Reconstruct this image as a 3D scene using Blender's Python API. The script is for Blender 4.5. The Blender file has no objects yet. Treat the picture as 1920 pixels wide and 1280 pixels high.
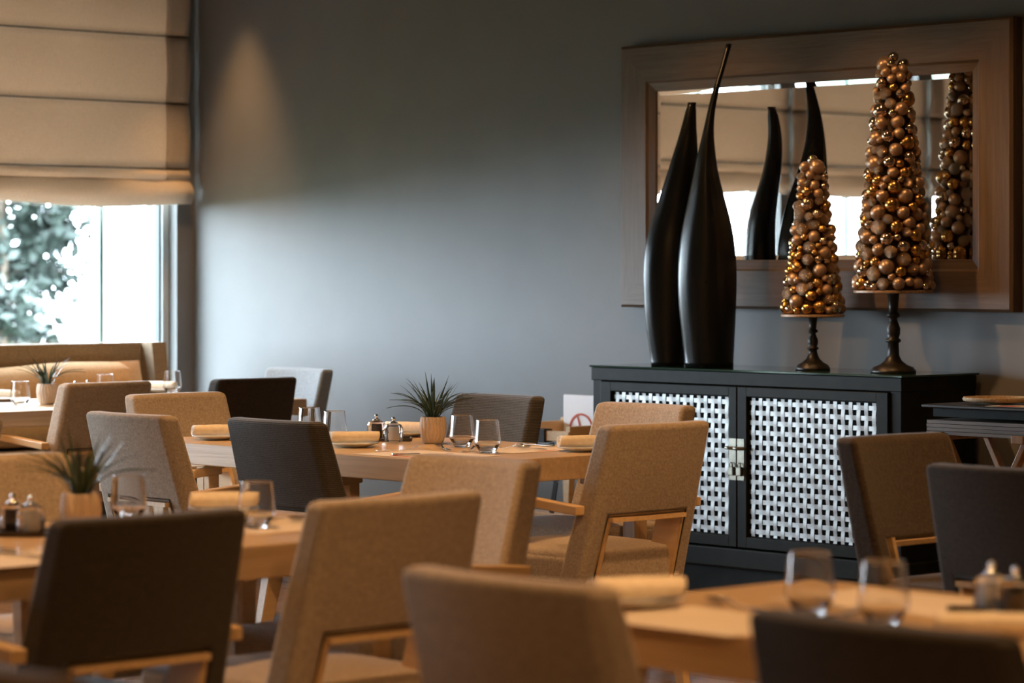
import bpy, bmesh, math, random
from mathutils import Vector, Matrix
import numpy as np

S = bpy.context.scene
C = S.collection
PI = math.pi

# ------------------------------------------------------------------ camera
F, HOR, H = 5475.0, 503.0, 1.38            # focal length and horizon in photo pixels, eye height in metres
RZ = math.radians(47.15)
FW = Vector((-math.sin(RZ), math.cos(RZ), 0)); RT = Vector((math.cos(RZ), math.sin(RZ), 0))
CAM = Vector((12.77, -9.50, H))
cd = bpy.data.cameras.new('camera'); cam = bpy.data.objects.new('camera', cd); C.objects.link(cam)
cam.location = CAM; cam.rotation_euler = (PI/2, 0, RZ)
cd.sensor_fit = 'HORIZONTAL'; cd.sensor_width = 36; cd.lens = 36*F/1920; cd.shift_y = -(640-HOR)/1920
cd.clip_end = 300
cd.dof.use_dof = True; cd.dof.focus_distance = 10.6; cd.dof.aperture_fstop = 3.3
S.camera = cam

# ------------------------------------------------------------------ world, exposure
w = bpy.data.worlds.new('sky'); S.world = w; w.use_nodes = True
bg = w.node_tree.nodes['Background']; bg.inputs[0].default_value = (0.73, 0.87, 1.0, 1); bg.inputs[1].default_value = 24.0
S.view_settings.view_transform = 'Standard'; S.view_settings.look = 'None'
S.view_settings.gamma = 1; S.view_settings.use_curve_mapping = False
S.view_settings.exposure = 0.45
WARM = (1.0, 0.54, 0.215)
SPOT_W = 185.0

# ------------------------------------------------------------------ pixel to place
def at(px, py, z):
    "point seen at a pixel, standing at height z"
    D = F*(H-z)/(py-HOR)
    p = CAM + FW*D + RT*((px-960)/F*D); return Vector((p.x, p.y, z))
def on_y(px, y):
    "x of the point seen in pixel column px on the plane y"
    d = FW + RT*((px-960)/F); return CAM.x + d.x*(y-CAM.y)/d.y
def on_x(px, x):
    d = FW + RT*((px-960)/F); return CAM.y + d.y*(x-CAM.x)/d.x
def depth(p): return (Vector((p[0], p[1], H))-CAM).dot(FW)
def zpx(p, py): return H - (py-HOR)*depth(p)/F

# ------------------------------------------------------------------ helpers
def tag(o, label=None, cat=None, group=None, kind=None):
    if label: o['label'] = label
    if cat: o['category'] = cat
    if group: o['group'] = group
    if kind: o['kind'] = kind
    return o
def thing(name, label, cat, loc=(0, 0, 0), rz=0, group=None):
    o = bpy.data.objects.new(name, None); C.objects.link(o); o.empty_display_size = .1
    o.location = loc; o.rotation_euler = (0, 0, rz)
    return tag(o, label, cat, group)
def link(name, me, parent=None, loc=(0, 0, 0), rot=(0, 0, 0), scale=(1, 1, 1)):
    o = bpy.data.objects.new(name, me); C.objects.link(o); o.parent = parent
    o.location = loc; o.rotation_euler = rot; o.scale = scale
    return o
def mesh(bm, m, smooth=False, name='m'):
    me = bpy.data.meshes.new(name); bmesh.ops.recalc_face_normals(bm, faces=bm.faces[:]); bm.to_mesh(me); bm.free()
    me.materials.append(m)
    if smooth:
        for p in me.polygons: p.use_smooth = True
    return me
def obj(name, bm, m, parent=None, smooth=False, **k):
    return link(name, mesh(bm, m, smooth, name), parent, **k)
def struct(name, bm, m, smooth=False):
    return tag(obj(name, bm, m, None, smooth), kind='structure')
def dup(root, loc=None, rz=None, label=None, group=None):
    r = root.copy(); C.objects.link(r)
    if loc is not None: r.location = loc
    if rz is not None: r.rotation_euler = (0, 0, rz)
    tag(r, label, None, group)
    for ch in root.children:
        c = ch.copy(); C.objects.link(c); c.parent = r
        for g in ch.children:
            d = g.copy(); C.objects.link(d); d.parent = c
    return r
def box(bm, x0, x1, y0, y1, z0, z1, bev=0, seg=2):
    r = bmesh.ops.create_cube(bm, size=1)
    for v in r['verts']:
        v.co = Vector(((x0+x1)/2+v.co.x*(x1-x0), (y0+y1)/2+v.co.y*(y1-y0), (z0+z1)/2+v.co.z*(z1-z0)))
    if bev:
        es = list({e for v in r['verts'] for e in v.link_edges})
        bmesh.ops.bevel(bm, geom=es, offset=bev, segments=seg, profile=.5, affect='EDGES')
    return bm
def BX(*a, **k): return box(bmesh.new(), *a, **k)
def bar(bm, p0, p1, s0, s1, up=(0, 0, 1), bev=0):
    "tapering bar between two points; s = (width, thickness)"
    p0, p1 = Vector(p0), Vector(p1); d = (p1-p0).normalized()
    u = Vector(up)
    if abs(d.dot(u)) > .95: u = Vector((0, 1, 0))
    sx = d.cross(u).normalized(); sy = sx.cross(d).normalized()
    vs = []
    for p, s in ((p0, s0), (p1, s1)):
        for a, b in ((-1, -1), (1, -1), (1, 1), (-1, 1)):
            vs.append(bm.verts.new(p+sx*a*s[0]/2+sy*b*s[1]/2))
    fs = [(0, 1, 2, 3), (7, 6, 5, 4)]+[(i, i+4, (i+1) % 4+4, (i+1) % 4) for i in range(4)]
    faces = [bm.faces.new([vs[i] for i in f]) for f in fs]
    if bev:
        es = list({e for f in faces for e in f.edges})
        bmesh.ops.bevel(bm, geom=es, offset=bev, segments=2, profile=.5, affect='EDGES')
    return bm
def lathe(bm, prof, n=24, cx=0, cy=0, rfun=None, support=0):
    rings = []
    if support:                                           # rings close to every corner keep the shading of long walls true
        q = [prof[0]]
        for (r0, z0), (r1, z1) in zip(prof, prof[1:]):
            d = math.hypot(r1-r0, z1-z0); e = support/d
            if e < .3: q += [(r0+(r1-r0)*f, z0+(z1-z0)*f) for f in (e, 1-e)]
            q.append((r1, z1))
        prof = q
    for r, z in prof:
        ring = []
        for i in range(n):
            a = 2*PI*i/n; rr = rfun(r, z, a) if rfun else r
            ring.append(bm.verts.new((cx+rr*math.cos(a), cy+rr*math.sin(a), z)))
        rings.append(ring)
    for a, b in zip(rings, rings[1:]):
        for i in range(n): bm.faces.new((a[i], a[(i+1) % n], b[(i+1) % n], b[i]))
    for ring in (rings[0], rings[-1]):
        try: bm.faces.new(ring)
        except ValueError: pass
    return bm
def tube(bm, pts, rad, n=8):
    pts = [Vector(p) for p in pts]; rings = []
    for i, p in enumerate(pts):
        d = (pts[min(i+1, len(pts)-1)]-pts[max(i-1, 0)]).normalized()
        u = Vector((0, 0, 1)) if abs(d.z) < .9 else Vector((1, 0, 0))
        a = d.cross(u).normalized(); b = a.cross(d)
        r = rad[i] if isinstance(rad, (list, tuple)) else rad
        rings.append([bm.verts.new(p+a*r*math.cos(2*PI*k/n)+b*r*math.sin(2*PI*k/n)) for k in range(n)])
    for a, b in zip(rings, rings[1:]):
        for i in range(n): bm.faces.new((a[i], a[(i+1) % n], b[(i+1) % n], b[i]))
    bm.faces.new(rings[0]); bm.faces.new(rings[-1]); return bm
def baked(bm, m, mods, name):
    "apply modifiers to a bmesh and give back a plain mesh"
    me = mesh(bm, m, True, name); o = bpy.data.objects.new('tmp', me); C.objects.link(o)
    for t, kw in mods:
        md = o.modifiers.new(t, t)
        for k, v in kw.items(): setattr(md, k, v)
    dg = bpy.context.evaluated_depsgraph_get(); dg.update()
    out = bpy.data.meshes.new_from_object(o.evaluated_get(dg)); out.name = name
    bpy.data.objects.remove(o); bpy.data.meshes.remove(me)
    for p in out.polygons: p.use_smooth = True
    return out
def interp(t, xs, ys): return float(np.interp(t, xs, ys))

# ------------------------------------------------------------------ materials
def principled(name, col, rough=.5, metal=0, **k):
    m = bpy.data.materials.new(name); m.use_nodes = True
    b = m.node_tree.nodes['Principled BSDF']
    b.inputs['Base Color'].default_value = (*col, 1); b.inputs['Roughness'].default_value = rough; b.inputs['Metallic'].default_value = metal
    for kk, v in k.items(): b.inputs[kk.replace('_', ' ')].default_value = v
    return m
def nodes(m): return m.node_tree.nodes, m.node_tree.links, m.node_tree.nodes['Principled BSDF']
def vary(m, c0, c1, scale, stretch=(1, 1, 1), detail=4, bump=0, bscale=None, coord='Object', dist=0, bstretch=None):
    N, L, b = nodes(m)
    tc = N.new('ShaderNodeTexCoord'); mp = N.new('ShaderNodeMapping'); mp.inputs['Scale'].default_value = stretch
    L.new(tc.outputs[coord], mp.inputs[0])
    nz = N.new('ShaderNodeTexNoise'); nz.inputs['Scale'].default_value = scale; nz.inputs['Detail'].default_value = detail
    nz.inputs['Distortion'].default_value = dist
    L.new(mp.outputs[0], nz.inputs['Vector'])
    rp = N.new('ShaderNodeValToRGB'); rp.color_ramp.elements[0].position = .3; rp.color_ramp.elements[1].position = .7
    rp.color_ramp.elements[0].color = (*c0, 1); rp.color_ramp.elements[1].color = (*c1, 1)
    L.new(nz.outputs[0], rp.inputs[0]); L.new(rp.outputs[0], b.inputs['Base Color'])
    if bump:
        n2 = N.new('ShaderNodeTexNoise'); n2.inputs['Scale'].default_value = bscale or scale; n2.inputs['Detail'].default_value = 3
        L.new(mp.outputs[0] if bstretch is None else tc.outputs[coord], n2.inputs['Vector'])
        bp = N.new('ShaderNodeBump'); bp.inputs['Strength'].default_value = bump; bp.inputs['Distance'].default_value = .003
        L.new(n2.outputs[0], bp.inputs['Height']); L.new(bp.outputs[0], b.inputs['Normal'])
    return m
def fabric(name, c0, c1, pitch=.0045, rib=False, bump=.6):
    m = principled(name, c0, .92); N, L, b = nodes(m)
    b.inputs['Sheen Weight'].default_value = .25; b.inputs['Sheen Roughness'].default_value = .5; b.inputs['Specular IOR Level'].default_value = .15
    tc = N.new('ShaderNodeTexCoord')
    waves = []
    if rib:
        wv = N.new('ShaderNodeTexWave'); wv.bands_direction = 'Z'; wv.inputs['Scale'].default_value = .314/pitch
        L.new(tc.outputs['Object'], wv.inputs['Vector']); waves.append(wv.outputs['Fac'])
    else:                                                # threads running both ways: noise drawn out along each
        for st_ in ((1, 1, .14), (.14, .6, 1), (1, .14, 1)):
            mp = N.new('ShaderNodeMapping'); mp.inputs['Scale'].default_value = tuple(q/pitch for q in st_); L.new(tc.outputs['Object'], mp.inputs[0])
            nt = N.new('ShaderNodeTexNoise'); nt.inputs['Scale'].default_value = 1; nt.inputs['Detail'].default_value = 1; L.new(mp.outputs[0], nt.inputs['Vector']); waves.append(nt.outputs[0])
    f = waves[0]
    for o in waves[1:]:
        a = N.new('ShaderNodeMath'); a.operation = 'ADD'; L.new(f, a.inputs[0]); L.new(o, a.inputs[1]); f = a.outputs[0]
    nz = N.new('ShaderNodeTexNoise'); nz.inputs['Scale'].default_value = 130; nz.inputs['Detail'].default_value = 4
    L.new(tc.outputs['Object'], nz.inputs['Vector'])
    a = N.new('ShaderNodeMath'); a.operation = 'MULTIPLY_ADD'; L.new(f, a.inputs[0]); a.inputs[1].default_value = 1 if rib else .33
    a2 = N.new('ShaderNodeMath'); a2.operation = 'MULTIPLY_ADD'; L.new(nz.outputs[0], a2.inputs[0]); a2.inputs[1].default_value = 1.1; a2.inputs[2].default_value = -.55
    L.new(a2.outputs[0], a.inputs[2])
    rp = N.new('ShaderNodeValToRGB'); rp.color_ramp.elements[0].position = .15; rp.color_ramp.elements[1].position = .85
    rp.color_ramp.elements[0].color = (*c0, 1); rp.color_ramp.elements[1].color = (*c1, 1)
    L.new(a.outputs[0], rp.inputs[0]); L.new(rp.outputs[0], b.inputs['Base Color'])
    bp = N.new('ShaderNodeBump'); bp.inputs['Strength'].default_value = bump; bp.inputs['Distance'].default_value = .002
    L.new(a.outputs[0], bp.inputs['Height']); L.new(bp.outputs[0], b.inputs['Normal'])
    return m
M = {}
M['wall'] = vary(principled('wall_paint', (.2, .2, .2), .55), (.135, .134, .131), (.150, .149, .146), 3, detail=6, bump=.15, bscale=40)
M['ceiling'] = vary(principled('ceiling_paint', (.5, .48, .45), .8), (.20, .19, .18), (.23, .22, .21), 2)
M['floor_wood'] = vary(principled('floor_wood', (.2, .12, .07), .35), (.15, .085, .05), (.26, .165, .10), 9, (.5, 7, 7), 6, bump=.15, bscale=30)
M['oak'] = vary(principled('oak_table', (.5, .33, .18), .33), (.54, .36, .195), (.68, .49, .29), 7, (.35, 8, 8), 6, bump=.12, bscale=20, dist=.4)
M['oak_y'] = vary(principled('oak_table_crosswise', (.5, .33, .18), .33), (.54, .36, .195), (.68, .49, .29), 7, (8, .35, 8), 6, bump=.12, bscale=20, dist=.4)
M['oak_z'] = vary(principled('oak_upright', (.5, .33, .18), .4), (.48, .32, .17), (.62, .43, .25), 7, (8, 8, .35), 6, bump=.12, bscale=20)
M['honey'] = vary(principled('honey_wood', (.55, .34, .15), .4), (.60, .39, .19), (.72, .50, .27), 8, (6, .5, 6), 5, bump=.08, bscale=25)
M['tan'] = fabric('tan_linen', (.30, .235, .175), (.50, .41, .32))
M['charcoal'] = fabric('charcoal_ribbed_fabric', (.035, .032, .029), (.105, .093, .078), .006, True, .9)
M['dark'] = fabric('dark_brown_fabric', (.028, .022, .017), (.060, .047, .036))
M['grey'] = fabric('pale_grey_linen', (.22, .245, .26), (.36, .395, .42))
M['brown'] = fabric('brown_basket_weave', (.036, .024, .015), (.078, .053, .034), .007)
M['seam'] = principled('seam_thread', (.06, .045, .03), .9)
M['frame_oak'] = vary(principled('limed_oak_frame', (.3, .2, .13), .5), (.086, .053, .030), (.134, .086, .050), 5, (.5, 9, 9), 8, bump=.4, bscale=12, dist=1.2)
M['frame_oak_z'] = vary(principled('limed_oak_frame_upright', (.3, .2, .13), .5), (.086, .053, .030), (.134, .086, .050), 5, (9, 9, .5), 8, bump=.4, bscale=12, dist=1.2)
M['mirror'] = principled('mirror_silver', (.92, .92, .90), .0, 1)
M['black_paint'] = vary(principled('black_lacquer', (.012, .014, .012), .48, Specular_IOR_Level=.16), (.006, .007, .006), (.012, .014, .011), 14, bump=.05, bscale=60)
M['steel'] = vary(principled('brushed_strip_metal', (.42, .42, .41), .5, 1), (.36, .36, .35), (.48, .48, .47), 30, bump=.05)
M['latch'] = vary(principled('latch_metal', (.6, .58, .5), .3, 1), (.24, .23, .19), (.36, .34, .28), 40)
M['vase'] = vary(principled('black_satin_ceramic', (.012, .013, .012), .27, Specular_IOR_Level=.3), (.005, .006, .005), (.008, .009, .008), 9, bump=.03, bscale=30)
M['bronze'] = vary(principled('dark_bronze', (.03, .024, .018), .38, .3), (.010, .008, .006), (.024, .018, .012), 30)
M['disc'] = vary(principled('walnut_disc', (.3, .19, .1), .4), (.20, .12, .06), (.38, .25, .15), 12, (1, 10, 1))
M['chrome'] = vary(principled('chrome', (.8, .8, .8), .12, 1), (.76, .76, .76), (.84, .84, .84), 20)
M['napkin'] = vary(principled('cream_napkin', (.8, .68, .52), .9), (.82, .71, .56), (.92, .82, .68), 60, bump=.3, bscale=200)
M['plate'] = vary(principled('glazed_plate', (.7, .66, .6), .2), (.62, .58, .52), (.70, .66, .60), 10)
M['paper'] = vary(principled('paper_mat', (.78, .68, .57), .8), (.74, .64, .53), (.80, .70, .60), 4)
M['red_print'] = vary(principled('red_print', (.55, .08, .04), .7), (.5, .07, .035), (.6, .10, .05), 30)
M['pot'] = vary(principled('ribbed_clay_pot', (.6, .45, .34), .7), (.68, .54, .42), (.80, .66, .53), 20, bump=.2)
M['soil'] = vary(principled('soil', (.03, .02, .012), .95), (.02, .013, .008), (.05, .035, .02), 120, bump=.8)
M['leaf'] = vary(principled('grass_leaf', (.03, .06, .03), .38), (.018, .036, .022), (.045, .085, .045), 14)
M['salt'] = vary(principled('salt', (.85, .82, .78), .9), (.8, .77, .72), (.88, .86, .83), 300)
M['pepper'] = vary(principled('peppercorn', (.05, .03, .02), .8), (.025, .016, .01), (.10, .065, .04), 300)
M['tray'] = vary(principled('dark_tray', (.03, .022, .016), .35), (.022, .016, .012), (.042, .03, .022), 12)
M['rail'] = vary(principled('grey_grooved_wood', (.2, .17, .14), .5), (.15, .125, .10), (.25, .21, .175), 9, (.5, 8, 8))
M['rust_wood'] = vary(principled('reddish_stand_wood', (.38, .2, .09), .4), (.30, .15, .065), (.46, .26, .12), 8, (6, 6, .7))
M['wicker'] = vary(principled('wicker', (.5, .34, .18), .7), (.36, .23, .11), (.62, .44, .25), 130, bump=.8)
M['white_plastic'] = vary(principled('white_board', (.85, .84, .86), .4), (.82, .81, .83), (.87, .86, .88), 3)
M['strap'] = vary(principled('black_webbing', (.012, .012, .014), .7), (.009, .009, .010), (.018, .018, .02), 200)
M['alu'] = vary(principled('window_frame_paint', (.36, .40, .42), .4), (.44, .48, .50), (.48, .52, .54), 3)
M['dark_alu'] = vary(principled('dark_gasket', (.03, .04, .04), .5), (.025, .033, .034), (.035, .045, .046), 3)
M['bench'] = fabric('bench_weave', (.19, .135, .08), (.31, .235, .15), .012)
M['cushion'] = fabric('checked_cushion', (.44, .26, .11), (.58, .37, .17), .016, bump=.3)
M['post'] = vary(principled('green_post', (.25, .4, .38), .5), (.22, .36, .34), (.28, .44, .42), 3)
M['foliage'] = vary(principled('foliage', (.1, .17, .12), .6), (.018, .028, .022), (.05, .07, .056), 2.5)
M['bark'] = vary(principled('bark', (.12, .09, .06), .9), (.08, .06, .04), (.16, .12, .09), 8)
M['ground'] = vary(principled('pale_paving', (.62, .62, .58), .9), (.56, .56, .52), (.68, .68, .64), .5)
M['unseen_dark_ground'] = vary(principled('unseen_dark_ground', (.05, .08, .03), .95), (.022, .036, .015), (.045, .07, .03), 6, bump=.5)
M['core'] = principled('dark_core', (.06, .035, .015), .8)
def lit(name, col, s):
    m = principled(name, (0, 0, 0), .5); b = nodes(m)[2]; b.inputs['Emission Color'].default_value = (*col, 1); b.inputs['Emission Strength'].default_value = s; return m
M['lamp'] = lit('lamp_lens', WARM, 30)
# clear glass: thin pane and solid drinking glass
def pane_mat():
    m = bpy.data.materials.new('window_glass'); m.use_nodes = True; N, L = m.node_tree.nodes, m.node_tree.links; N.clear()
    o = N.new('ShaderNodeOutputMaterial'); mx = N.new('ShaderNodeMixShader'); t = N.new('ShaderNodeBsdfTransparent'); g = N.new('ShaderNodeBsdfGlossy')
    t.inputs[0].default_value = (.96, .97, .97, 1); g.inputs['Roughness'].default_value = 0
    mx.inputs[0].default_value = .04
    L.new(t.outputs[0], mx.inputs[1]); L.new(g.outputs[0], mx.inputs[2]); L.new(mx.outputs[0], o.inputs[0]); return m
M['pane'] = pane_mat()
M['glass'] = principled('drinking_glass', (1, 1, 1), .0, 0, IOR=1.47); nodes(M['glass'])[2].inputs['Transmission Weight'].default_value = 1
M['crystal'] = principled('cut_crystal', (1, 1, 1), .02, 0, IOR=1.5); nodes(M['crystal'])[2].inputs['Transmission Weight'].default_value = 1
M['green_glass'] = principled('green_glass_top', (.02, .05, .038), .06, 0, IOR=1.5)
def blind_mat():
    m = fabric('blind_linen', (.62, .52, .42), (.76, .66, .55), .006, bump=.25); N, L, b = nodes(m)
    tr = N.new('ShaderNodeBsdfTranslucent'); tr.inputs[0].default_value = (.68, .52, .39, 1)
    mx = N.new('ShaderNodeMixShader'); mx.inputs[0].default_value = .19
    out = [n for n in N if n.type == 'OUTPUT_MATERIAL'][0]
    L.new(b.outputs[0], mx.inputs[1]); L.new(tr.outputs[0], mx.inputs[2]); L.new(mx.outputs[0], out.inputs[0]); return m
M['blind'] = blind_mat()
def ball_mat(name, c, rough, metal, glitter=0):
    m = principled(name, c, rough, metal)
    vary(m, tuple(x*.85 for x in c), tuple(min(1, x*1.1) for x in c), 260 if glitter else 60, bump=glitter, bscale=420)
    return m
BALLS = [ball_mat('matte_taupe_ball', (.40, .27, .18), .36, .7), ball_mat('shiny_gold_ball', (.62, .35, .11), .22, 1),
         ball_mat('glitter_bronze_ball', (.48, .32, .20), .25, .9, 1.0), ball_mat('mirror_champagne_ball', (.72, .55, .39), .12, 1)]

# ------------------------------------------------------------------ room
RX, RY, RH = 16.5, -13.2, 3.2
struct('wall_back', BX(-.3, RX+.2, 0, .2, -.1, RH+.1), M['wall'])
struct('wall_right', BX(RX, RX+.2, RY-.2, 0, -.1, RH+.1), M['wall'])
struct('wall_front', BX(-.3, RX, RY-.2, RY, -.1, RH+.1), M['wall'])
struct('ceiling', BX(-.3, RX, RY, 0, RH, RH+.15), M['ceiling'])
struct('baseboard_back', BX(.0, RX, -.018, 0, 0, .10, bev=.004), M['black_paint'])
piers = [.0, .118, 1.97, 2.11, 3.36, 3.50, 4.82, 4.98, 6.23, 6.39, 7.65, 13.2]
SILL, HEAD = .55, 2.98
bm = bmesh.new()
for a, b in zip(piers[0::2], piers[1::2]): box(bm, -.28, 0, -b, -a, SILL, HEAD)
box(bm, -.28, 0, RY, 0, -.1, SILL); box(bm, -.28, 0, RY, 0, HEAD, RH)
struct('wall_left', bm, M['wall'])
# floor: boards run along x; the ones the photo can show are single boards, the rest one joined part
floor = struct('floor', BX(-.3, RX, RY, 0, -.12, -.012), M['core'])
PL, PW = 2.1, .165
rnd = random.Random(3); near, rest = [], []
row = 0; y = 0.0
while y > RY:
    x = -rnd.random()*PL
    while x < RX:
        c = Vector((x+PL/2, y-PW/2, 0)); d = c-CAM; D = d.dot(FW); X = d.dot(RT)
        x0, x1 = max(x, 0), min(x+PL, RX)
        inside = x >= 0 and x+PL <= RX and D > 3.2 and abs(X/D) < .20+1.0/D
        (near if inside else rest).append((D, x0, x1, y)); x += PL
    y -= PW; row += 1
near.sort(); rest += near[290:]; near = near[:290]
pm = mesh(BX(0, PL-.003, -PW+.003, 0, -.012, 0, bev=.0015, seg=1), M['floor_wood'], name='plank')
for D, x0, x1, y in near: link('plank', pm, floor, loc=(x0, y, rnd.uniform(-.0006, .0006)))
bm = bmesh.new()
for D, x0, x1, y in rest:
    if x1-x0 > .02: box(bm, x0, x1-.003, y-PW+.003, y, -.012, 0)
tag(obj('planks', bm, M['floor_wood'], floor), kind='stuff')

# windows: frame, mullion, gasket, pane
nwin = 0
for i, (a, b) in enumerate(zip(piers[1::2], piers[2::2])):
    nwin += 1
    t = bpy.data.objects.new('window_%d' % nwin, None); C.objects.link(t); t.location = (-.12, -a, 0); tag(t, kind='structure')
    W = b-a; fb = .045
    bm = bmesh.new()
    box(bm, -.04, .05, -fb, 0, SILL, HEAD, bev=.004); box(bm, -.04, .05, -W, -W+fb, SILL, HEAD, bev=.004)
    box(bm, -.04, .05, -W+fb, -fb, SILL, SILL+.07, bev=.004); box(bm, -.04, .05, -W+fb, -fb, HEAD-.07, HEAD, bev=.004)
    obj('window_frame', bm, M['alu'], t)
    bm = bmesh.new()
    for yy in (-fb-.012, -W+fb): box(bm, -.005, .035, yy, yy+.012, SILL+.07, HEAD-.07)
    obj('gasket', bm, M['dark_alu'], t)
    mid = -(on_x(187, -.12)+a) if i == 0 else W/2
    mid = min(max(mid, .3), W-.3)
    obj('mullion', BX(-.02, .02, -mid-.013, -mid+.013, SILL+.07, HEAD-.07, bev=.003), M['post'], t)
    obj('pane', BX(-.003, .003, -mid+.013, -fb, SILL+.07, HEAD-.07), M['pane'], t)
    obj('pane', BX(-.003, .003, -W+fb, -mid-.013, SILL+.07, HEAD-.07), M['pane'], t)
    obj('window_sill', BX(.05, .16, -W+.002, -.002, SILL-.03, SILL+.005, bev=.004), M['alu'], t)
    pl = bpy.data.lights.new('daylight_portal', 'AREA'); pl.shape = 'RECTANGLE'; pl.size = HEAD-SILL; pl.size_y = W
    pl.cycles.is_portal = True
    po = bpy.data.objects.new('daylight_portal', pl); C.objects.link(po); po.location = (-.27, -(a+b)/2, (SILL+HEAD)/2)
    po.rotation_euler = (0, -PI/2, 0)

# ------------------------------------------------------------------ outdoors
struct('ground', BX(-160, -.3, -60, 160, -.6, -.40), M['ground'])
struct('unseen_dark_ground', BX(-24, -.3, -40, 22, -.40, -.35), M['unseen_dark_ground'])  # unseen dark ground, added to cut daylight bouncing up onto the back wall
def outdoor_tree(name, label, base, height, spread, n, seed):
    r = random.Random(seed); t = thing(name, label, 'tree', base)
    bm = bmesh.new(); tube(bm, [(0, 0, 0), (.05, .03, height*.5), (0, 0, height*.97)], [.16, .11, .02], 8)
    obj('trunk', bm, M['bark'], t)
    bm = bmesh.new(); br = bmesh.new()
    for k in range(70):
        z = height*(.12+.86*k/70); a = r.uniform(0, 2*PI); ln = spread*(1-z/height*.8)*r.uniform(.6, 1.1)
        tip = Vector((math.cos(a)*ln, math.sin(a)*ln, z-ln*.18+.25)); root = Vector((0, 0, z))
        tube(br, [root, root.lerp(tip, .5)+Vector((0, 0, .12)), tip], [.03, .02, .006], 5)
        for j in range(n//70):
            f = r.uniform(.25, 1.05); p = root.lerp(tip, f)+Vector((r.gauss(0, .13), r.gauss(0, .13), r.gauss(0, .12)))
            d = Vector((r.gauss(0, 1), r.gauss(0, 1), r.gauss(-.2, .6))).normalized(); s = d.cross(Vector((r.random(), r.random(), r.random()))).normalized()
            L_, w_ = r.uniform(.10, .22), r.uniform(.03, .06)
            vs = [bm.verts.new(p+q) for q in (-d*L_/2, s*w_, d*L_/2, -s*w_)]; bm.faces.new(vs)
    obj('branches', br, M['bark'], t)
    tag(obj('foliage', bm, M['foliage'], t), kind='stuff')
    return t
tp = CAM+FW*30+RT*((-15-960)/F*30); outdoor_tree('garden_tree', 'grey-green garden tree seen through the window below the blind', (tp.x, tp.y, -.35), 6.0, 1.25, 15000, 5)

# ------------------------------------------------------------------ roman blinds
def blind(a, b, seams, zfold, zbot, label):
    t = thing('roman_blind', label, 'blind', (.016, -a, 0), 0, 'roman blinds on the window wall')
    W = b-a; rr = random.Random(int(a*100)); hem = .155
    def sheet(y0, y1, z0, z1, bil, ph, nu=26, nv=8, flare=0):
        bm = bmesh.new(); g = []
        for side in (0, 1):
            gg = []
            for j in range(nv+1):
                v = j/nv; r_ = []
                for i in range(nu+1):
                    u = i/nu; yy = y0+(y1-y0)*u; fl = flare*(1-v)
                    if abs(yy) < 1e-6: yy += fl
                    x = bil*math.sin(PI*v)+.006*math.sin(yy*9+ph)*math.sin(PI*v)+.003*math.sin(yy*23+ph*2)*math.sin(PI*v)
                    zz = z0+(z1-z0)*v+(.012*math.sin(yy*5+ph)*(1-v) if flare else 0)
                    r_.append(bm.verts.new((x-side*.002, yy, zz)))
                gg.append(r_)
            g.append(gg)
        for gg in g:
            for j in range(nv):
                for i in range(nu): bm.faces.new((gg[j][i], gg[j][i+1], gg[j+1][i+1], gg[j+1][i]))
        A, B = g
        per = [(0, i) for i in range(nu+1)]+[(j, nu) for j in range(1, nv+1)]+[(nv, i) for i in range(nu-1, -1, -1)]+[(j, 0) for j in range(nv-1, 0, -1)]
        for k in range(len(per)):
            p, q = per[k], per[(k+1) % len(per)]
            bm.faces.new((A[p[0]][p[1]], A[q[0]][q[1]], B[q[0]][q[1]], B[p[0]][p[1]]))
        return bm
    zs = [zfold]+seams+[HEAD-.02]
    for k, (z0, z1) in enumerate(zip(zs, zs[1:])):
        obj('fabric_panel', sheet(-W, -.01, z0, z1-.004, .014, rr.uniform(0, 6)), M['blind'], t, True)
        obj('side_border', sheet(-hem, -.004, z0, z1-.004, .018, 0, 4, 8), M['blind'], t, True, loc=(.004, 0, 0))
        if k: obj('seam_rod', BX(.002, .009, -W, -.006, z0-.006, z0+.001), M['seam'], t)
    obj('bottom_fold', sheet(-W, 0, zbot, zfold+.01, .03, 1.3, 30, 8, .02 if a < .1 else .004), M['blind'], t, True)
    obj('head_rail', BX(-.02, .03, -W, 0, HEAD-.03, HEAD+.02, bev=.004), M['alu'], t)
names = ['tan linen roman blind half lowered over the window in the room corner', 'tan linen roman blind second from the corner, outside the picture',
         'tan linen roman blind third from the corner, left one in the mirror', 'tan linen roman blind fourth from the corner, right one in the mirror',
         'tan linen roman blind fifth from the corner, at the mirror\'s right edge']
for i, (a, b) in enumerate(zip(piers[1::2], piers[2::2])):
    if i == 0: sm, zf, zb = [1.916, 2.267, 2.627], 1.85, 1.715
    else: sm, zf, zb = [2.06, 2.41, 2.77], 1.99, 1.86
    blind(.052 if i == 0 else a-.076, b+.058, sm, zf, zb, names[i])

# ------------------------------------------------------------------ ceiling downlights (the room's warm light)
def downlight(x, y, power, cone=80, tilt=(0, 0), label='recessed ceiling downlight above the dining tables', blend=.6, rad=.05):
    t = thing('ceiling_downlight', label, 'light', (x, y, RH), 0, 'recessed warm ceiling downlights')
    bm = bmesh.new(); lathe(bm, [(.045, -.001), (.075, -.001), (.075, -.012), (.050, -.010)], 20); obj('trim_ring', bm, M['chrome'], t)
    bm = bmesh.new(); lathe(bm, [(.044, -.003), (.044, -.007), (.03, -.009)], 16); obj('lens', bm, M['lamp'], t)
    l = bpy.data.lights.new('downlight_beam', 'SPOT'); l.energy = power; l.color = WARM; l.spot_size = math.radians(cone); l.spot_blend = blend; l.shadow_soft_size = rad
    o = bpy.data.objects.new('downlight_beam', l); C.objects.link(o); o.parent = t; o.location = (0, 0, -.03); o.rotation_euler = (tilt[0], tilt[1], 0)
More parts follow.
